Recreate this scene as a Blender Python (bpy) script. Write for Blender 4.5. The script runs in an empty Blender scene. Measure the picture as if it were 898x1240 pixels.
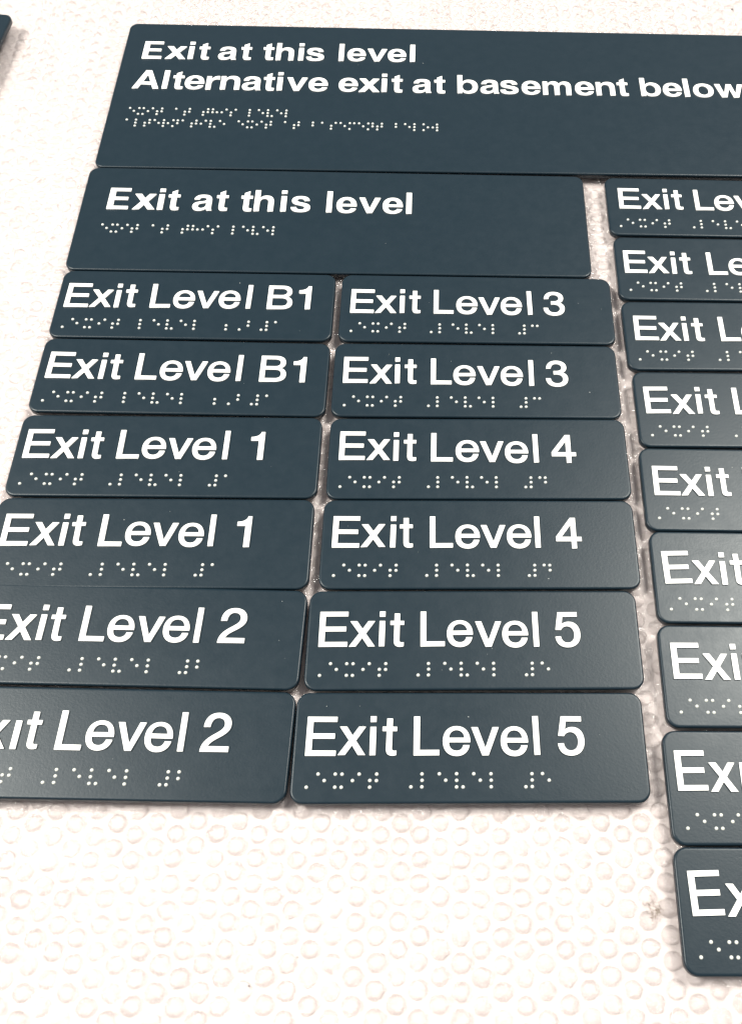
import bpy, bmesh, math, random
from mathutils import Matrix, Vector, noise

# ---------------------------------------------------------------- units: everything below is written in millimetres
K = 0.001
TOP = 6.5          # height of the upper face of the signs above the tabletop (mm)
PLATE = 3.0        # thickness of a sign
FILM = 0.45        # height of the flat film of the bubble wrap above the tabletop

# ---------------------------------------------------------------- camera, world, lamps, exposure
scene = bpy.context.scene
C = scene.collection
F, PITCH, ROLL, H = 1150.0, 0.51673, 0.06341, 335.2550
CX, CY = 566.007, 607.052
cam_d = bpy.data.cameras.new('camera')
cam = bpy.data.objects.new('camera', cam_d)
C.objects.link(cam)
cam_d.sensor_fit = 'VERTICAL'
cam_d.sensor_height = 36.0
cam_d.lens = F * 36.0 / 1240.0
cam_d.shift_x = -(CX - 449.0) / 1240.0
cam_d.shift_y = -(620.0 - CY) / 1240.0
cam_d.clip_start = 0.01
cam_d.clip_end = 50.0
cam.matrix_world = Matrix.Translation((0, 0, (H + TOP) * K)) @ Matrix.Rotation(PITCH, 4, 'X') @ Matrix.Rotation(ROLL, 4, 'Z')
scene.camera = cam

world = bpy.data.worlds.new('World')
scene.world = world
world.use_nodes = True
bg = world.node_tree.nodes['Background']
bg.inputs['Color'].default_value = (0.97, 0.985, 1.0, 1)
bg.inputs['Strength'].default_value = 0.42

def area_lamp(name, loc, size, size_y, power, color, rotz=0.0):
    d = bpy.data.lights.new(name, 'AREA')
    d.shape = 'RECTANGLE'
    d.size, d.size_y = size, size_y
    d.energy = power
    d.color = color
    o = bpy.data.objects.new(name, d)
    C.objects.link(o)
    o.location = loc
    o.rotation_euler = (0, 0, rotz)
    return o
# two ceiling panels ahead of the camera, one to each side
area_lamp('ceiling_lamp', (1.02, 1.05, 2.0), 0.75, 0.60, 84.0, (1.0, 0.99, 0.915))
area_lamp('ceiling_lamp', (-1.65, 0.25, 2.0), 0.90, 0.60, 122.0, (1.0, 0.99, 0.915))

scene.view_settings.view_transform = 'Standard'
scene.view_settings.look = 'None'
scene.view_settings.exposure = 0.0
scene.view_settings.gamma = 1.0
scene.cycles.max_bounces = 10
scene.cycles.transparent_max_bounces = 24
scene.cycles.use_denoising = True

# ---------------------------------------------------------------- materials
def new_mat(name):
    m = bpy.data.materials.new(name)
    m.use_nodes = True
    nt = m.node_tree
    for n in list(nt.nodes):
        nt.nodes.remove(n)
    out = nt.nodes.new('ShaderNodeOutputMaterial')
    return m, nt, out
def node(nt, typ, **kw):
    n = nt.nodes.new(typ)
    for k, v in kw.items():
        if k in n.inputs.keys():
            n.inputs[k].default_value = v
        else:
            setattr(n, k, v)
    return n
def obj_coords(nt, shift=True):
    """object coordinates, moved by the object's own random number so that copies differ"""
    tc = node(nt, 'ShaderNodeTexCoord')
    if not shift:
        return tc.outputs['Object']
    oi = node(nt, 'ShaderNodeObjectInfo')
    add = node(nt, 'ShaderNodeVectorMath', operation='ADD')
    comb = node(nt, 'ShaderNodeCombineXYZ')
    mul = node(nt, 'ShaderNodeMath', operation='MULTIPLY')
    mul.inputs[1].default_value = 3.7
    nt.links.new(oi.outputs['Random'], mul.inputs[0])
    nt.links.new(mul.outputs[0], comb.inputs['X'])
    nt.links.new(mul.outputs[0], comb.inputs['Y'])
    nt.links.new(tc.outputs['Object'], add.inputs[0])
    nt.links.new(comb.outputs[0], add.inputs[1])
    return add.outputs[0]

def plate_material():
    m, nt, out = new_mat('navy_coated_plate')
    co = obj_coords(nt)
    p = node(nt, 'ShaderNodeBsdfPrincipled')
    grain = node(nt, 'ShaderNodeTexNoise', Scale=1150.0, Detail=3.0, Roughness=0.6)
    nt.links.new(co, grain.inputs['Vector'])
    wave = node(nt, 'ShaderNodeTexNoise', Scale=45.0, Detail=2.0)
    nt.links.new(co, wave.inputs['Vector'])
    smudge = node(nt, 'ShaderNodeTexNoise', Scale=190.0, Detail=5.0, Roughness=0.65)
    nt.links.new(co, smudge.inputs['Vector'])
    ramp = node(nt, 'ShaderNodeValToRGB')
    ramp.color_ramp.elements[0].position = 0.35
    ramp.color_ramp.elements[0].color = (0.0050, 0.0142, 0.0219, 1)
    ramp.color_ramp.elements[1].position = 0.70
    ramp.color_ramp.elements[1].color = (0.0057, 0.0152, 0.0233, 1)
    nt.links.new(smudge.outputs['Fac'], ramp.inputs['Fac'])
    nt.links.new(ramp.outputs['Color'], p.inputs['Base Color'])
    mr = node(nt, 'ShaderNodeMapRange')
    mr.inputs['From Min'].default_value = 0.3
    mr.inputs['From Max'].default_value = 0.7
    mr.inputs['To Min'].default_value = 0.33
    mr.inputs['To Max'].default_value = 0.38
    nt.links.new(smudge.outputs['Fac'], mr.inputs['Value'])
    nt.links.new(mr.outputs[0], p.inputs['Roughness'])
    p.inputs['Specular IOR Level'].default_value = 0.32
    b2 = node(nt, 'ShaderNodeBump', Strength=0.06, Distance=0.0001)
    nt.links.new(wave.outputs['Fac'], b2.inputs['Height'])
    b1 = node(nt, 'ShaderNodeBump', Strength=0.30, Distance=0.00009)
    nt.links.new(grain.outputs['Fac'], b1.inputs['Height'])
    nt.links.new(b2.outputs[0], b1.inputs['Normal'])
    nt.links.new(b1.outputs[0], p.inputs['Normal'])
    nt.links.new(p.outputs[0], out.inputs['Surface'])
    return m

def simple_material(name, col, rough, spec=0.5, var=0.03, scale=900.0, bump=0.0):
    m, nt, out = new_mat(name)
    co = obj_coords(nt)
    p = node(nt, 'ShaderNodeBsdfPrincipled', Roughness=rough)
    p.inputs['Specular IOR Level'].default_value = spec
    n = node(nt, 'ShaderNodeTexNoise', Scale=scale, Detail=4.0)
    nt.links.new(co, n.inputs['Vector'])
    r = node(nt, 'ShaderNodeValToRGB')
    r.color_ramp.elements[0].position = 0.3
    r.color_ramp.elements[1].position = 0.7
    r.color_ramp.elements[0].color = tuple(max(0, c - var) for c in col) + (1,)
    r.color_ramp.elements[1].color = tuple(min(1, c + var * .3) for c in col) + (1,)
    nt.links.new(n.outputs['Fac'], r.inputs['Fac'])
    nt.links.new(r.outputs['Color'], p.inputs['Base Color'])
    if bump:
        b = node(nt, 'ShaderNodeBump', Strength=0.5, Distance=bump)
        nt.links.new(n.outputs['Fac'], b.inputs['Height'])
        nt.links.new(b.outputs[0], p.inputs['Normal'])
    nt.links.new(p.outputs[0], out.inputs['Surface'])
    return m

def film_material(name, milk, rough, bump_d, scale, fres, clear, thin=0.0):
    """clear polythene: mostly see-through, a little milky, sharp glints"""
    m, nt, out = new_mat(name)
    tc = node(nt, 'ShaderNodeTexCoord')
    geo = node(nt, 'ShaderNodeNewGeometry')
    n = node(nt, 'ShaderNodeTexNoise', Scale=scale, Detail=4.0, Roughness=0.6, Distortion=0.6)
    nt.links.new(geo.outputs['Position'], n.inputs['Vector'])
    b = node(nt, 'ShaderNodeBump', Strength=1.0, Distance=bump_d)
    nt.links.new(n.outputs['Fac'], b.inputs['Height'])
    fr = node(nt, 'ShaderNodeFresnel', IOR=1.5)
    if not thin:
        nt.links.new(b.outputs[0], fr.inputs['Normal'])
    fm = node(nt, 'ShaderNodeMath', operation='MULTIPLY')
    fm.inputs[1].default_value = fres
    nt.links.new(fr.outputs[0], fm.inputs[0])
    lo = node(nt, 'ShaderNodeMath', operation='SUBTRACT')
    lo.inputs[1].default_value = thin
    nt.links.new(fm.outputs[0], lo.inputs[0])
    hi = node(nt, 'ShaderNodeMath', operation='MAXIMUM')
    hi.inputs[1].default_value = 0.07
    nt.links.new(lo.outputs[0], hi.inputs[0])
    fm = hi
    cap = node(nt, 'ShaderNodeMath', operation='MINIMUM')
    cap.inputs[1].default_value = 0.42
    nt.links.new(fm.outputs[0], cap.inputs[0])
    fm = cap
    tr = node(nt, 'ShaderNodeBsdfTransparent', Color=clear)
    gl = node(nt, 'ShaderNodeBsdfGlossy', Roughness=rough)
    nt.links.new(b.outputs[0], gl.inputs['Normal'])
    df = node(nt, 'ShaderNodeBsdfDiffuse', Color=(0.92, 0.88, 0.86, 1))
    tl = node(nt, 'ShaderNodeBsdfTranslucent', Color=(0.92, 0.88, 0.86, 1))
    m0 = node(nt, 'ShaderNodeMixShader', Fac=0.5)
    nt.links.new(df.outputs[0], m0.inputs[1])
    nt.links.new(tl.outputs[0], m0.inputs[2])
    m1 = node(nt, 'ShaderNodeMixShader', Fac=milk)
    nt.links.new(tr.outputs[0], m1.inputs[1])
    nt.links.new(m0.outputs[0], m1.inputs[2])
    m2 = node(nt, 'ShaderNodeMixShader')
    nt.links.new(fm.outputs[0], m2.inputs[0])
    nt.links.new(m1.outputs[0], m2.inputs[1])
    nt.links.new(gl.outputs[0], m2.inputs[2])
    nt.links.new(m2.outputs[0], out.inputs['Surface'])
    return m

PLATE_M = plate_material()
WHITE_M = simple_material('white_acrylic', (0.86, 0.85, 0.83), 0.35, 0.45, 0.02, 500.0)
BEAD_M = simple_material('cream_braille_bead', (0.62, 0.62, 0.575), 0.25, 0.5, 0.02, 900.0)
TABLE_M = simple_material('pale_paper', (0.766, 0.688, 0.678), 0.8, 0.2, 0.04, 60.0, 0.0004)
FILM_M = film_material('bubble_film_flat', 0.22, 0.10, 0.0022, 330.0, 1.6, (0.985, 0.975, 0.968, 1))
BUBBLE_M = film_material('bubble_film_dome', 0.015, 0.085, 0.0024, 420.0, 2.0, (0.999, 0.992, 0.991, 1), 0.07)
LINT_M = simple_material('brown_lint', (0.16, 0.12, 0.08), 0.8, 0.2, 0.04)
SPECK_M = simple_material('dark_grit', (0.05, 0.04, 0.035), 0.8, 0.2, 0.02)
DUST_M = simple_material('white_dust', (0.6, 0.6, 0.58), 0.8, 0.2, 0.05)

# ---------------------------------------------------------------- helpers
def put(name, mesh, parent=None, mat=None):
    if mat and not mesh.materials:
        mesh.materials.append(mat)
    o = bpy.data.objects.new(name, mesh)
    C.objects.link(o)
    o.parent = parent
    return o
def thing(name, label, cat, loc, rot=(0, 0, 0), group=None):
    o = bpy.data.objects.new(name, None)
    o.empty_display_size = 0.02
    C.objects.link(o)
    o.location = [c * K for c in loc]
    o.rotation_euler = rot
    o['label'], o['category'] = label, cat
    if group:
        o['group'] = group
    return o
def tag(o, label, cat, group=None):
    o['label'], o['category'] = label, cat
    if group:
        o['group'] = group
    return o

# ---------------------------------------------------------------- plate mesh: rounded rectangle with a rolled upper edge
def plate_mesh(w, h, r=4.6, t=PLATE, bev=0.75):
    """upper left corner of the face at the origin, x right, y up the sign; underside at z = 0"""
    def ring(ins, z):
        pts = []
        rr = max(r - ins, 0.2)
        for cx, cy, a0 in ((w - r, -r, 0), (r, -r, 90), (r, -h + r, 180), (w - r, -h + r, 270)):
            for k in range(9):
                a = math.radians(a0 + 90 * k / 8)
                pts.append((cx + rr * math.cos(a), cy + rr * math.sin(a), z))
        return pts
    rings = [ring(0.25, 0.0), ring(0.0, 0.25), ring(0.0, t - bev)]
    for k in range(1, 5):
        a = math.pi / 2 * k / 4
        rings.append(ring(bev * (1 - math.cos(a)), t - bev + bev * math.sin(a)))
    rings.append(ring(bev + 0.35, t))
    n = len(rings[0])
    vs = [tuple(c * K for c in p) for q in rings for p in q]
    fs, sm = [], []
    for i in range(len(rings) - 1):
        for j in range(n):
            fs.append((i * n + j, i * n + (j + 1) % n, (i + 1) * n + (j + 1) % n, (i + 1) * n + j))
            sm.append(True)
    fs.append(tuple(range((len(rings) - 1) * n, len(rings) * n)))
    sm.append(False)
    fs.append(tuple(reversed(range(n))))
    sm.append(False)
    me = bpy.data.meshes.new('plate')
    me.from_pydata(vs, [], fs)
    me.polygons.foreach_set('use_smooth', sm)
    me.update()
    me.materials.append(PLATE_M)
    return me

# ---------------------------------------------------------------- glyph outlines, 1000 units = cap height
LIGHT = {
 'E': (1, "M0,0 L765,0 L765,137 L158,137 L158,432 L718,432 L718,570 L158,570 L158,863 L758,863 L758,1000 L0,1000 Z"),
 'L': (1, "M0,0 L650,0 L650,142 L158,142 L158,1000 L0,1000 Z"),
 'x': (1, "M0,0 L185,0 L350,242 L508,0 L697,0 L447,368 L685,725 L505,725 L354,500 L205,725 L18,725 L265,375 Z"),
 'i': (1, "M0,0 L153,0 L153,725 L0,725 Z M0,845 L153,845 L153,1000 L0,1000 Z"),
 'I': (1, "M0,0 L153,0 L153,725 L0,725 Z"),
 'l': (1, "M0,0 L150,0 L150,1000 L0,1000 Z"),
 't': (1, "M107,945 L257,945 L257,733 L371,733 L371,615 L257,615 L257,190 C257,135 275,122 320,122 L374,125 L374,10 C345,0 310,-8 270,-8 C160,-8 107,50 107,165 L107,615 L0,615 L0,733 L107,733 Z"),
 'e': (1, "M700,328 L156,328 C160,200 230,120 352,120 C440,120 495,170 518,262 L680,262 C655,95 535,-20 350,-20 C135,-20 0,130 0,362 C0,600 140,748 350,748 C570,748 704,590 700,328 Z M158,448 L547,448 C535,570 460,640 353,640 C243,640 168,570 158,448 Z"),
 'v': (1, "M0,725 L168,725 L355,195 L545,725 L707,725 L432,0 L270,0 Z"),
 '5': (1, "M98,1000 L624,1000 L624,864 L225,864 L195,655 C245,700 310,722 385,722 C560,722 680,590 680,362 C680,140 545,-15 325,-15 C130,-15 15,105 0,295 L152,305 C165,190 230,122 325,122 C440,122 515,215 515,358 C515,500 440,588 330,588 C255,588 200,550 162,480 L12,490 Z"),
 '4': (1, "M430,985 L582,985 L582,370 L730,370 L730,230 L582,230 L582,0 L435,0 L435,230 L0,230 L0,375 Z M160,370 L435,370 L435,755 Z"),
 '1': (1, "M232,0 L400,0 L400,980 L290,980 C270,870 170,805 0,800 L0,672 L232,672 Z"),
 '2': (1, "M25,625 C25,860 160,1000 378,1000 C580,1000 715,880 715,705 C715,560 630,480 500,395 C400,330 240,260 190,145 L715,145 L715,0 L0,0 C5,200 110,320 300,440 C440,528 545,585 545,700 C545,800 475,862 375,862 C265,862 195,775 192,625 Z"),
 '3': (1, "M20,690 C30,880 150,1005 345,1005 C540,1005 665,900 665,740 C665,640 615,570 535,535 C640,505 700,420 700,300 C700,110 560,-15 350,-15 C145,-15 15,105 0,310 L152,310 C165,185 235,118 350,118 C465,118 540,190 540,298 C540,410 460,464 330,464 L250,464 L250,598 L325,598 C445,598 512,650 512,740 C512,820 450,873 345,873 C240,873 180,810 172,690 Z"),
 'B': (1, "M0,0 L470,0 C690,0 812,105 812,280 C812,400 750,490 640,525 C725,565 775,640 775,735 C775,905 660,1000 460,1000 L0,1000 Z M158,866 L450,866 C560,866 615,820 615,735 C615,650 560,598 455,598 L158,598 Z M158,465 L465,465 C590,465 652,410 652,300 C652,190 590,137 465,137 L158,137 Z"),
}
BOLD = {
 'E': "M0,0 L720,0 L720,168 L218,168 L218,425 L665,425 L665,588 L218,588 L218,835 L705,835 L705,1000 L0,1000 Z",
 'x': "M0,0 L250,0 L390,205 L525,0 L785,0 L520,378 L765,735 L515,735 L392,545 L268,735 L15,735 L262,375 Z",
 'i': "M0,0 L205,0 L205,735 L0,735 Z M0,830 L205,830 L205,1000 L0,1000 Z",
 'l': "M0,0 L205,0 L205,1000 L0,1000 Z",
 't': "M300,965 L300,735 L410,735 L410,590 L300,590 L300,235 C300,165 320,150 362,150 C385,150 400,152 412,156 L412,8 C380,-8 335,-15 280,-15 C155,-15 100,45 100,180 L100,590 L0,590 L0,735 L100,735 L100,855 Z",
 'a': "M30,515 C55,670 160,752 350,752 C555,752 650,670 650,500 L650,190 C650,110 665,50 700,0 L490,0 C480,30 472,55 468,85 C410,20 335,-18 240,-18 C90,-18 0,70 0,200 C0,330 80,400 240,428 C370,452 440,470 448,500 C452,570 415,600 340,600 C275,600 240,570 225,500 Z M448,365 C420,345 360,335 300,322 C235,308 205,280 205,225 C205,165 240,130 300,130 C390,130 448,190 448,290 Z",
 'h': "M0,0 L200,0 L200,400 C200,520 255,585 340,585 C425,585 465,535 465,430 L465,0 L670,0 L670,455 C670,650 575,752 410,752 C320,752 250,715 200,650 L200,1000 L0,1000 Z",
 'n': "M0,0 L200,0 L200,400 C200,520 265,585 350,585 C440,585 490,535 490,430 L490,0 L695,0 L695,455 C695,650 600,752 425,752 C330,752 240,710 190,625 L190,735 L0,735 Z",
 'm': "M0,0 L200,0 L200,400 C200,520 240,585 310,585 C385,585 417,535 417,440 L417,0 L618,0 L618,400 C618,520 660,585 730,585 C805,585 837,535 837,440 L837,0 L1038,0 L1038,470 C1038,655 950,752 800,752 C710,752 640,712 590,635 C555,712 490,752 400,752 C315,752 240,712 190,630 L190,735 L0,735 Z",
 'r': "M0,0 L200,0 L200,330 C200,480 265,555 400,555 C430,555 455,550 480,543 L480,742 C465,749 445,752 420,752 C320,752 235,700 190,590 L190,735 L0,735 Z",
 's': "M0,225 L205,240 C215,160 260,125 340,125 C420,125 462,155 462,205 C462,255 420,275 300,300 C110,340 20,405 20,530 C20,670 140,752 330,752 C520,752 625,675 645,520 L445,508 C435,575 400,608 330,608 C265,608 222,582 222,540 C222,497 260,480 390,450 C590,405 675,345 675,215 C675,70 550,-18 340,-18 C130,-18 10,70 0,225 Z",
 'e': "M704,300 L210,300 C215,190 270,130 355,130 C425,130 470,165 490,230 L690,215 C640,60 520,-18 352,-18 C130,-18 0,125 0,365 C0,600 140,752 352,752 C575,752 710,590 704,300 Z M212,430 L492,430 C485,545 430,605 352,605 C275,605 222,545 212,430 Z",
 'v': "M0,735 L218,735 L378,255 L540,735 L755,735 L475,0 L280,0 Z",
 'w': "M0,735 L212,735 L318,265 L425,735 L625,735 L732,265 L840,735 L1050,735 L840,0 L635,0 L525,445 L415,0 L210,0 Z",
 'A': "M0,0 L228,0 L303,215 L655,215 L730,0 L960,0 L590,1000 L370,1000 Z M360,378 L598,378 L479,735 Z",
 'b': "M0,0 L190,0 L190,100 C240,20 310,-18 405,-18 C610,-18 750,130 750,367 C750,605 615,752 415,752 C325,752 255,715 200,645 L200,1000 L0,1000 Z M200,367 C200,220 265,135 370,135 C480,135 542,220 542,367 C542,515 480,598 370,598 C265,598 200,515 200,367 Z",
 'o': "M0,367 C0,130 150,-18 380,-18 C610,-18 760,130 760,367 C760,604 610,752 380,752 C150,752 0,604 0,367 Z M205,367 C205,515 275,598 380,598 C485,598 555,515 555,367 C555,219 485,136 380,136 C275,136 205,219 205,367 Z",
}
def contours(path, s):
    out, cur, p = [], [], None
    for tok in path.replace('Z', ' Z').split():
        if tok == 'Z':
            out.append(cur)
            cur = []
            continue
        cmd = tok[0] if tok[0].isalpha() else None
        xy = tok[1:] if cmd else tok
        q = tuple(float(c) * s for c in xy.split(','))
        if cmd in ('M', 'L'):
            cur.append(q)
            p, pend = q, None
        elif cmd == 'C':
            pend = [q]
        else:
            pend.append(q)
            if len(pend) == 3:
                a, b, c = pend
                for k in range(1, 9):
                    t = k / 8
                    u = 1 - t
                    cur.append(tuple(u**3 * p[i] + 3*u*u*t * a[i] + 3*u*t*t * b[i] + t**3 * c[i] for i in (0, 1)))
                p = c
    return out
GL = {}
def glyph_mesh(ch, bold, cap):
    key = (ch, bold, cap)
    if key in GL:
        return GL[key]
    path = BOLD[ch] if bold else LIGHT[ch][1]
    cu = bpy.data.curves.new('letter', 'CURVE')
    cu.dimensions = '2D'
    cu.fill_mode = 'BOTH'
    for pts in contours(path, (cap + (0.34 if bold else 0.06)) / 1000.0):
        clean = []
        for q in pts:
            if not clean or math.dist(q, clean[-1]) > 0.01:
                clean.append(q)
        if math.dist(clean[0], clean[-1]) < 0.01:
            clean.pop()
        sp = cu.splines.new('POLY')
        sp.points.add(len(clean) - 1)
        for k, q in enumerate(clean):
            sp.points[k].co = (q[0], q[1], 0, 1)
        sp.use_cyclic_u = True
    cu.extrude = 0.27
    cu.bevel_depth = 0.04
    cu.bevel_resolution = 0
    cu.offset = -0.21 if bold else -0.07
    tmp = bpy.data.objects.new('letter', cu)
    C.objects.link(tmp)
    dg = bpy.context.evaluated_depsgraph_get()
    me = bpy.data.meshes.new_from_object(tmp.evaluated_get(dg))
    bpy.data.objects.remove(tmp)
    bpy.data.curves.remove(cu)
    me.transform(Matrix.Translation((0, 0, 0.27)))       # sunk 0.06 mm into the face
    me.transform(Matrix.Scale(K, 4))
    me.materials.clear()
    me.materials.append(WHITE_M)
    me.name = 'letter'
    GL[key] = me
    return me

# ---------------------------------------------------------------- braille
BR = dict(a='1', b='12', c='14', d='145', e='15', h='125', i='24', l='123', m='134', n='1345', o='135', r='1235',
          s='234', t='2345', v='1236', w='2456', x='1346')
BR.update({'#': '3456', '^': '6', ';': '56'})
def braille_mesh(lines):
    """lines: (text, x, y, cell pitch) with x, y of the first cell's dot 1, on the sign's face"""
    vs, fs = [], []
    seg, prof = 10, ((0.66, -0.05), (0.62, 0.16), (0.49, 0.36), (0.28, 0.48))
    rnd = random.Random(5)
    for text, x0, y0, pitch in lines:
        for ci, ch in enumerate(text):
            if ch == ' ':
                continue
            for d in BR[ch]:
                d = int(d) - 1
                x = x0 + pitch * ci + (2.26 if d > 2 else 0) + rnd.uniform(-.04, .04)
                y = y0 - 2.24 * (d % 3) + rnd.uniform(-.04, .04)
                b = len(vs)
                for r, z in prof:
                    for k in range(seg):
                        a = 2 * math.pi * k / seg
                        vs.append(((x + r * math.cos(a)) * K, (y + r * math.sin(a)) * K, z * K))
                vs.append((x * K, y * K, 0.53 * K))
                for i in range(len(prof) - 1):
                    for k in range(seg):
                        k2 = (k + 1) % seg
                        fs.append((b + i*seg + k, b + i*seg + k2, b + (i+1)*seg + k2, b + (i+1)*seg + k))
                t = b + (len(prof) - 1) * seg
                for k in range(seg):
                    fs.append((t + k, t + (k + 1) % seg, b + len(prof) * seg))
    me = bpy.data.meshes.new('braille_dots')
    me.from_pydata(vs, [], fs)
    me.polygons.foreach_set('use_smooth', [True] * len(fs))
    me.materials.append(BEAD_M)
    return me
BRM = {}
def add_braille(root, lines):
    key = tuple(lines)
    if key not in BRM:
        BRM[key] = braille_mesh(lines)
    o = put('braille_dots', BRM[key], root)
    o.location = (0, 0, PLATE * K)
    o['kind'] = 'stuff'

# ---------------------------------------------------------------- the signs
W, HS = 125.0, 39.44
POSE = {
    'B1a': (-192.66, 299.84, 0.06270),
    '3a': (-64.95, 307.92, 0.06343),
    'B1b': (-190.17, 259.71, 0.05953),
    '3b': (-63.25, 267.23, 0.06733),
    '1a': (-188.35, 218.99, 0.06269),
    '4a': (-60.27, 227.03, 0.06945),
    '1b': (-186.29, 178.77, 0.06439),
    '4b': (-57.91, 187.08, 0.06992),
    '2a': (-183.67, 141.48, 0.04243),
    '5a': (-57.98, 146.82, 0.06890),
    '2b': (-182.25, 101.27, 0.04236),
    '5b': (-57.09, 106.58, 0.06495),
    'R1': (58.48, 383.78, 0.06311),
    'R2': (62.05, 342.94, 0.06359),
    'R3': (64.76, 302.19, 0.07091),
    'R4': (68.68, 261.71, 0.06713),
    'R5': (70.31, 221.81, 0.05614),
    'R6': (73.04, 182.03, 0.05748),
    'R7': (74.52, 141.67, 0.05871),
    'R8': (74.54, 101.03, 0.05950),
    'R9': (76.57, 61.22, 0.05467),
    'G1': (-204.58, 483.88, 0.06734),
    'G2': (-197.74, 367.57, 0.06554),
    'TL': (-514.3, 480.5, 0.0),
}
small_plate = plate_mesh(W, HS)
rnd = random.Random(11)
RECTS = []          # footprints, used to leave out bubbles nobody can see
def sign_root(key, label, w, h, group=None):
    x, y, th = POSE[key]
    tx, ty = rnd.gauss(0, .0030), rnd.gauss(0, .0018)
    o = thing('exit_sign', label, 'sign', (x, y, TOP - PLATE), (tx, ty, th), group)
    # turn about the middle of the sign, not about its corner
    c = Vector((w / 2, -h / 2, 0))
    d = c - (Matrix.Rotation(ty, 3, 'Y') @ Matrix.Rotation(tx, 3, 'X')) @ c
    o.location.z += d.z * K
    RECTS.append((x, y, th, w, h))
    return o
def add_letter(root, ch, x, y, cap, bold=False, rot=0.0):
    o = put('digit' if ch.isdigit() else 'letter', glyph_mesh(ch, bold, cap), root)
    o.location = (x * K, y * K, PLATE * K)
    o.rotation_euler = (0, 0, rot)
    return o

def level_sign(key, label, digit, E=4.4, L=42.5, l=85.0, D=93.2, base=(-22.5, -22.5), dot=True, cap_l=True, twist=None):
    root = sign_root(key, label, W, HS, 'small exit level signs laid out in columns')
    put('plate', small_plate, root)
    def by(x):
        return base[0] + (base[1] - base[0]) * (x - 4) / 90.0
    row = [('E', E), ('x', E + 11.35), ('i' if dot else 'I', E + 22.5), ('t', E + 26.6),
           ('L', L), ('e', L + 10.05), ('v', L + 20.3), ('e', L + 30.6), ('l', l)]
    if digit == 'B1':
        row += [('B', D), ('1', D + 14.2)]
    elif digit == '1':
        row += [('1', D)]
    elif digit:
        row += [(digit, D)]
    for k, (ch, x) in enumerate(row):
        jx, jy, jr = rnd.gauss(0, .10), rnd.gauss(0, .10), rnd.gauss(0, .006)
        if twist and k in twist:
            jr = twist[k]
        add_letter(root, ch, x + jx, by(x) + jy, 13.95, False, jr)
    txt = '^exit ' + ('^level' if cap_l else 'level')
    if digit == 'B1':
        txt += ' ;^b#a'
    elif digit:
        txt += ' #' + 'abcde'[int(digit) - 1]
    add_braille(root, [(txt, 3.37, -29.4, 6.01)])
    return root

level_sign('B1a', 'upper navy Exit Level B1 sign, directly under the one-line Exit at this level sign', 'B1', 3.8, 42.2, 85.2, 94.7, (-22.35, -21.8), cap_l=False)
level_sign('B1b', 'lower navy Exit Level B1 sign, resting against a Level 1 sign below it', 'B1', 4.1, 42.3, 85.4, 95.4, (-22.2, -22.1), cap_l=False)
level_sign('1a', 'upper of the two navy Exit Level 1 signs, touching the lower B1 sign', '1', 3.9, 41.9, 85.0, 96.0, (-21.95, -21.65))
level_sign('1b', 'lower navy Exit Level 1 sign, its left end cut off by the picture edge', '1', 4.6, 42.1, 84.6, 95.2, (-21.7, -21.7))
level_sign('2a', 'upper of the two navy Exit Level 2 signs, with a dotted i in Exit', '2', 4.4, 42.5, 84.8, 93.1, (-22.9, -22.3))
level_sign('2b', 'bottom left navy Exit Level 2 sign, its i missing the dot', '2', 5.0, 43.1, 85.8, 93.3, (-22.7, -22.5), dot=False)
level_sign('3a', 'upper navy Exit Level 3 sign, directly under the one-line Exit at this level sign', '3', 4.7, 42.8, 85.7, 93.1, (-23.3, -23.2), twist={8: .02})
level_sign('3b', 'lower navy Exit Level 3 sign, resting against a Level 4 sign below it', '3', 4.5, 42.5, 85.5, 93.0, (-22.2, -23.0))
level_sign('4a', 'upper navy Exit Level 4 sign, below a Level 3 sign, lettering running slightly downhill', '4', 4.5, 42.7, 85.5, 93.1, (-21.1, -22.5))
level_sign('4b', 'navy Exit Level 4 sign whose bottom edge meets the first Level 5 sign', '4', 4.3, 42.7, 84.6, 92.8, (-21.7, -22.1))
level_sign('5a', 'upper navy Exit Level 5 sign, directly below a Level 4 sign', '5', 4.4, 42.4, 84.7, 93.0, (-22.9, -23.1), twist={8: .012})
level_sign('5b', 'bottom navy Exit Level 5 sign with bare bubble wrap below it', '5', 4.4, 42.4, 85.0, 93.3, (-23.1, -23.1), twist={8: .02, 9: -.01})
right = [
 ('R1', 'topmost small sign of the right column, directly under the long two-line sign', (-22.0, -22.4), 6.0, 43.9),
 ('R2', 'second sign down the cropped right column, reading Exit Le at the edge', (-23.4, -24.0), 3.9, 43.8),
 ('R3', 'third sign down the cropped right column, with a sliver of e after the L', (-23.1, -23.8), 4.4, 43.7),
 ('R4', 'fourth sign down the cropped right column, beside the lower Level 3 sign', (-22.7, -22.8), 4.2, 43.0),
 ('R5', 'fifth sign down the cropped right column, showing only the whole word Exit', (-23.3, -23.3), 4.5, 42.6),
 ('R6', 'middle right glare-greyed sign, sixth down, with the t of Exit touching the edge', (-23.3, -23.3), 4.3, 42.6),
 ('R7', 'third sign up the cropped right column, greyed by glare, its i dotted', (-21.4, -21.8), 4.4, 42.6),
 ('R8', 'second sign up the cropped right column, its i missing the dot', (-21.5, -21.8), 3.7, 42.6),
 ('R9', 'bottom right navy sign, lowest of the right column, showing only Ex', (-21.8, -21.8), 4.4, 42.6),
]
for key, label, base, E, L in right:
    level_sign(key, label, '', E, L, L + 42.5, 93, base, dot=(key != 'R8'), twist={0: .03} if key in ('R6', 'R9') else None)

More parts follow.
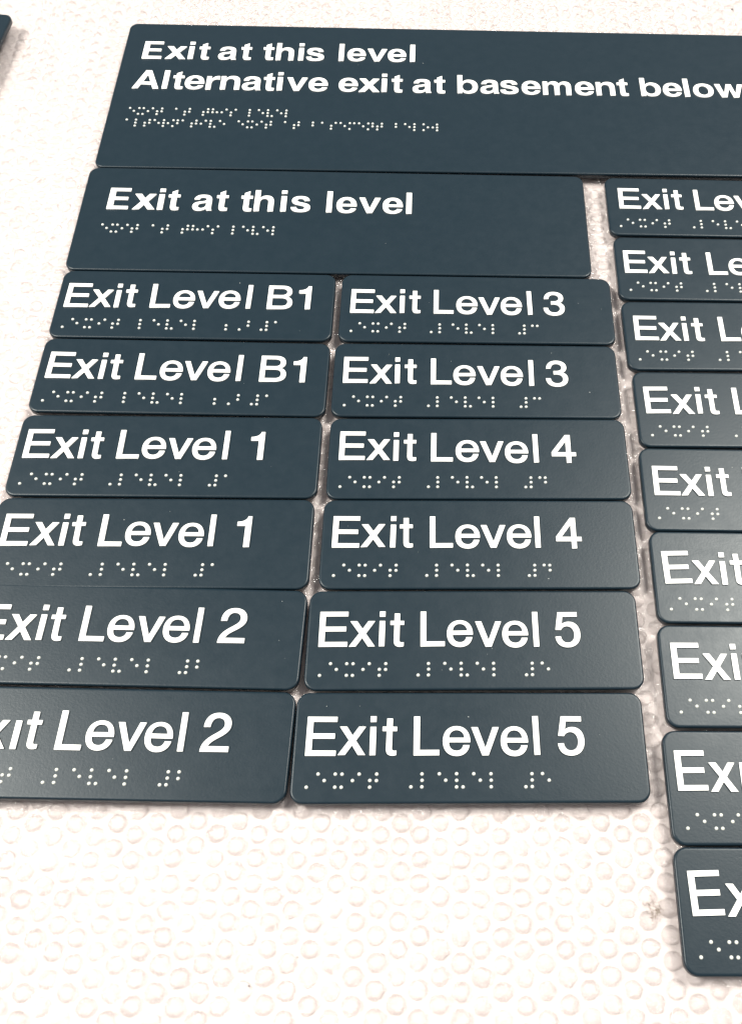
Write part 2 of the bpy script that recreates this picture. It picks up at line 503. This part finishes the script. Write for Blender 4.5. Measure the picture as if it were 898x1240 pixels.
def words_sign(key, label, w, h, lines, braille):
    root = sign_root(key, label, w, h, 'large exit signs with bold lettering')
    put('plate', plate_mesh(w, h), root)
    for cap, y0, y1, row in lines:
        xs = [x for _, x in row]
        for ch, x in row:
            y = y0 + (y1 - y0) * (x - xs[0]) / (xs[-1] - xs[0])
            add_letter(root, ch, x + rnd.gauss(0, .05), y + rnd.gauss(0, .08), cap, True, rnd.gauss(0, .004))
    add_braille(root, braille)
    return root
big = words_sign('G1', 'longest navy sign at the top, two bold lines ending in basement below', 375.0, 115.2, [
    (14.5, -31.3, -30.0, [('E', 10.7), ('x', 22.9), ('i', 35.2), ('t', 40.8), ('a', 51.5), ('t', 63.5), ('t', 75.6), ('h', 82.7), ('i', 95.0),
                          ('s', 99.1), ('l', 116.9), ('e', 121.6), ('v', 132.3), ('e', 143.7), ('l', 155.8)]),
    (14.7, -56.0, -55.0, [('A', 9.2), ('l', 24.9), ('t', 29.9), ('e', 36.6), ('r', 47.9), ('n', 55.5), ('a', 67.0), ('t', 78.0), ('i', 85.5), ('v', 90.4),
                          ('e', 102.2), ('e', 118.2), ('x', 128.7), ('i', 141.2), ('t', 146.5), ('a', 157.8), ('t', 169.3), ('b', 181.8), ('a', 194.2),
                          ('s', 204.8), ('e', 216.4), ('m', 227.8), ('e', 245.3), ('n', 256.8), ('t', 268.3), ('b', 281.0), ('e', 293.2),
                          ('l', 304.8), ('o', 309.6), ('w', 321.8)])],
    [('exit at this level', 11.1, -71.2, 4.77), ('alternative exit at basement below', 10.8, -80.2, 4.79)])
mid = words_sign('G2', 'medium navy sign with one bold line, Exit at this level, below the longest sign', 245.8, 67.3, [
    (14.15, -28.95, -28.8, [('E', 12.7), ('x', 24.8), ('i', 36.8), ('t', 41.4), ('a', 53.5), ('t', 64.7), ('t', 76.4), ('h', 83.3), ('i', 96.0),
                            ('s', 100.9), ('l', 118.2), ('e', 123.1), ('v', 133.9), ('e', 145.6), ('l', 157.1)])],
    [('exit at this level', 12.8, -38.9, 4.77)])
corner = sign_root('TL', 'rounded corner of a dark sign poking in at the top left edge', 245.8, 67.3)
corner['group'] = 'large exit signs with bold lettering'
del corner['group']
put('plate', plate_mesh(245.8, 67.3), corner)
corner.location.z += 2.5 * K        # raised so that it casts a wider shadow on the wrap

# ---------------------------------------------------------------- tabletop and bubble wrap
def grid_mesh(name, x0, x1, y0, y1, step, zf, mat):
    nx, ny = int((x1 - x0) / step), int((y1 - y0) / step)
    vs, fs = [], []
    for j in range(ny + 1):
        for i in range(nx + 1):
            x, y = x0 + (x1 - x0) * i / nx, y0 + (y1 - y0) * j / ny
            vs.append((x * K, y * K, zf(x, y) * K))
    for j in range(ny):
        for i in range(nx):
            a = j * (nx + 1) + i
            fs.append((a, a + 1, a + nx + 2, a + nx + 1))
    me = bpy.data.meshes.new(name)
    me.from_pydata(vs, [], fs)
    me.polygons.foreach_set('use_smooth', [True] * len(fs))
    me.materials.append(mat)
    return me
table = put('tabletop', grid_mesh('tabletop', -1500, 1500, -900, 2100, 100, lambda x, y: 0.0, TABLE_M))
table['kind'] = 'structure'

wrap = thing('bubble_wrap', 'sheet of clear small bubble wrap spread under all the signs', 'bubble wrap', (0, 0, 0))
def film_z(x, y):
    return FILM + 0.30 * noise.noise((x * 0.05, y * 0.05, 3.1)) + 0.22 * noise.noise((x * 0.25, y * 0.25, 9.7))
put('film_sheet', grid_mesh('film_sheet', -400, 330, -100, 700, 3.0, film_z, FILM_M), wrap)

SEG, R0 = 16, 3.1
def dome(seed):
    """a squat dome of film, slightly creased and slumped"""
    r = random.Random(seed)
    ox, oy = r.uniform(-50, 50), r.uniform(-50, 50)
    dent = r.choice((0, .3, .6, .85))
    da = r.uniform(0, 6.28)
    lean = r.uniform(0.35, 0.95)
    vs, fs = [], []
    prof = ((1.0, 0.0), (0.95, 0.28), (0.84, 0.56), (0.68, 0.80), (0.46, 0.94), (0.22, 1.0))
    for rr, zz in prof:
        for k in range(SEG):
            a = 2 * math.pi * k / SEG
            n = noise.noise((math.cos(a) * 1.6 + ox, math.sin(a) * 1.6 + oy, rr * 2.2))
            q = R0 * rr * (1 + 0.26 * n * (zz > 0))
            z = 2.85 * zz * (1 + (0.30 * n if zz < 1 else 0.08 * n) - dent * max(0, math.cos(a - da)) ** 2 * rr * (zz > 0.5))
            vs.append((q * math.cos(a) + lean * zz, q * math.sin(a) + lean * .4 * zz, min(z, 2.95)))
    vs.append((lean, lean * .4, 2.85 - 0.3 * r.random()))
    for i in range(len(prof) - 1):
        for k in range(SEG):
            k2 = (k + 1) % SEG
            fs.append((i*SEG + k, i*SEG + k2, (i+1)*SEG + k2, (i+1)*SEG + k))
    t = (len(prof) - 1) * SEG
    for k in range(SEG):
        fs.append((t + k, t + (k + 1) % SEG, t + SEG))
    return vs, fs
DOMES = [dome(s) for s in range(16)]
DOME_ME = []
for vs, fs in DOMES:
    me = bpy.data.meshes.new('bubble')
    me.from_pydata([tuple(c * K for c in v) for v in vs], [], fs)
    me.polygons.foreach_set('use_smooth', [True] * len(fs))
    me.materials.append(BUBBLE_M)
    DOME_ME.append(me)

A, TH = 8.0, 0.062
ct, st = math.cos(TH), math.sin(TH)
def cover(x, y):
    """how deep inside a sign's footprint the point lies (negative = outside)"""
    best = -1e9
    for sx, sy, th, w, h in RECTS:
        c, s = math.cos(th), math.sin(th)
        dx, dy = x - sx, y - sy
        lx, ly = c * dx + s * dy, -s * dx + c * dy
        best = max(best, min(lx, w - lx, -ly, ly + h))
    return best
from bpy_extras.object_utils import world_to_camera_view
spots = []
brnd = random.Random(3)
for i in range(-75, 76):
    for j in range(-120, 121):
        u, w_ = i * A * 0.8660254, j * A + (A / 2 if i % 2 else 0)
        x, y = ct * u - st * w_, st * u + ct * w_ + 250
        if not (-335 < x < 250 and -70 < y < 640):
            continue
        x += 0.9 * noise.noise((x * .02, y * .02, 1.0)) + brnd.gauss(0, .10)
        y += 0.9 * noise.noise((x * .02, y * .02, 7.0)) + brnd.gauss(0, .10)
        cv = cover(x, y)
        if cv > 9:
            continue
        spots.append((x, y, cv))
bpy.context.view_layer.update()
def rank(s):
    p = world_to_camera_view(scene, cam, Vector((s[0] * K, s[1] * K, 2 * K)))
    seen = -0.01 < p.x < 1.01 and -0.01 < p.y < 1.01 and s[2] < 1.0
    return (0 if seen else 1, p.z)
spots.sort(key=rank)
bv, bf = [], []
for n, (x, y, cv) in enumerate(spots):
    k, a = brnd.randrange(len(DOMES)), brnd.gauss(0.1, 0.55)
    sc, sz = brnd.uniform(0.93, 1.04), brnd.choice((1.0, 1.0, .95, .85, .7, .5, .35))
    z = film_z(x, y) - 0.1
    sz = min(sz, (TOP - PLATE - 0.05 - z) / 2.95)
    if n < 300:
        o = put('bubble', DOME_ME[k], wrap)
        o.location = (x * K, y * K, z * K)
        o.rotation_euler = (0, 0, a)
        o.scale = (sc, sc, sz)
    else:
        vs, fs = DOMES[k]
        b = len(bv)
        ca, sa = math.cos(a) * sc, math.sin(a) * sc
        for q in vs:
            bv.append(((x + ca * q[0] - sa * q[1]) * K, (y + sa * q[0] + ca * q[1]) * K, (z + q[2] * sz) * K))
        bf.extend(tuple(b + c for c in f) for f in fs)
me = bpy.data.meshes.new('bubble_rows')
me.from_pydata(bv, [], bf)
me.polygons.foreach_set('use_smooth', [True] * len(bf))
me.materials.append(BUBBLE_M)
o = put('bubble_rows', me, wrap)
o['kind'] = 'stuff'

# ---------------------------------------------------------------- lint, grit and dust
def tube_mesh(name, strands, r, mat):
    bm = bmesh.new()
    for pts in strands:
        prev = None
        for i, p in enumerate(pts):
            d = (Vector(pts[min(i + 1, len(pts) - 1)]) - Vector(pts[max(i - 1, 0)])).normalized()
            s = d.cross(Vector((0, 0, 1))).normalized()
            u = s.cross(d)
            ring = [bm.verts.new((Vector(p) + (s * math.cos(a) + u * math.sin(a)) * r) * K) for a in (0, 2.09, 4.19)]
            if prev:
                for k in range(3):
                    bm.faces.new((prev[k], prev[(k + 1) % 3], ring[(k + 1) % 3], ring[k]))
            prev = ring
    me = bpy.data.meshes.new(name)
    bm.to_mesh(me)
    bm.free()
    me.materials.append(mat)
    return me
lr = random.Random(8)
strands = []
for k in range(20):
    a = lr.uniform(0, 6.28)
    p = Vector((lr.uniform(-1.5, 1.5), lr.uniform(-2.5, 2.5), 0.2))
    pts = []
    for i in range(14):
        pts.append(tuple(p))
        a += lr.gauss(0, 1.0)
        p += Vector((math.cos(a), math.sin(a), lr.uniform(-.05, .12))) * 0.34
    strands.append(pts)
lint = put('lint_clump', tube_mesh('lint_clump', strands, 0.075, LINT_M))
lint.location = (70.5 * K, 41.5 * K, 3.2 * K)
tag(lint, 'small brown clump of lint on a bubble left of the bottom right sign', 'lint')
SPECKS = [
    (-59.2, 11.5, .32, 'dark grit speck low on the bare bubble wrap, left of centre'),
    (-45.1, 20.6, .24, 'tiny dark fleck on the bare bubble wrap, up and right of the larger grit speck'),
    (18.6, 65.9, .26, 'dark speck on the wrap just below the right part of the bottom Level 5 sign'),
    (-15.8, 59.2, .22, 'faint dark speck on the wrap just below the middle of the bottom Level 5 sign'),
    (4.7, 15.6, .22, 'tiny dark fleck alone near the lower middle of the bare bubble wrap'),
    (136.7, 536.0, .5, 'dark speck on the wrap above the right end of the longest sign'),
]
def grit_mesh(seed, r):
    bm = bmesh.new()
    bmesh.ops.create_icosphere(bm, subdivisions=1, radius=r * K)
    q = random.Random(seed)
    for v in bm.verts:
        v.co *= q.uniform(.6, 1.2)
    me = bpy.data.meshes.new('grit_speck')
    bm.to_mesh(me)
    bm.free()
    me.materials.append(SPECK_M)
    return me
for n, (x, y, r, lab) in enumerate(SPECKS):
    o = put('grit_speck', grit_mesh(n, r))
    o.location = (x * K, y * K, 3.4 * K)
    tag(o, lab, 'speck')
bm = bmesh.new()
dr = random.Random(21)
for n in range(90):
    sx, sy, th, w, h = RECTS[dr.randrange(len(RECTS))]
    lx, ly = dr.uniform(4, w - 4), -dr.uniform(4, h - 4)
    c, s = math.cos(th), math.sin(th)
    M = Matrix.Translation(((sx + c * lx - s * ly) * K, (sy + s * lx + c * ly) * K, (TOP + .02) * K))
    bmesh.ops.create_icosphere(bm, subdivisions=1, radius=dr.choice((.06, .08, .10, .14)) * K, matrix=M @ Matrix.Diagonal((dr.uniform(.6, 1.8), 1, .5, 1)))
me = bpy.data.meshes.new('dust')
bm.to_mesh(me)
bm.free()
me.materials.append(DUST_M)
o = put('dust', me)
o['kind'] = 'stuff'
tag(o, 'fine pale dust specks scattered over the dark signs', 'dust')
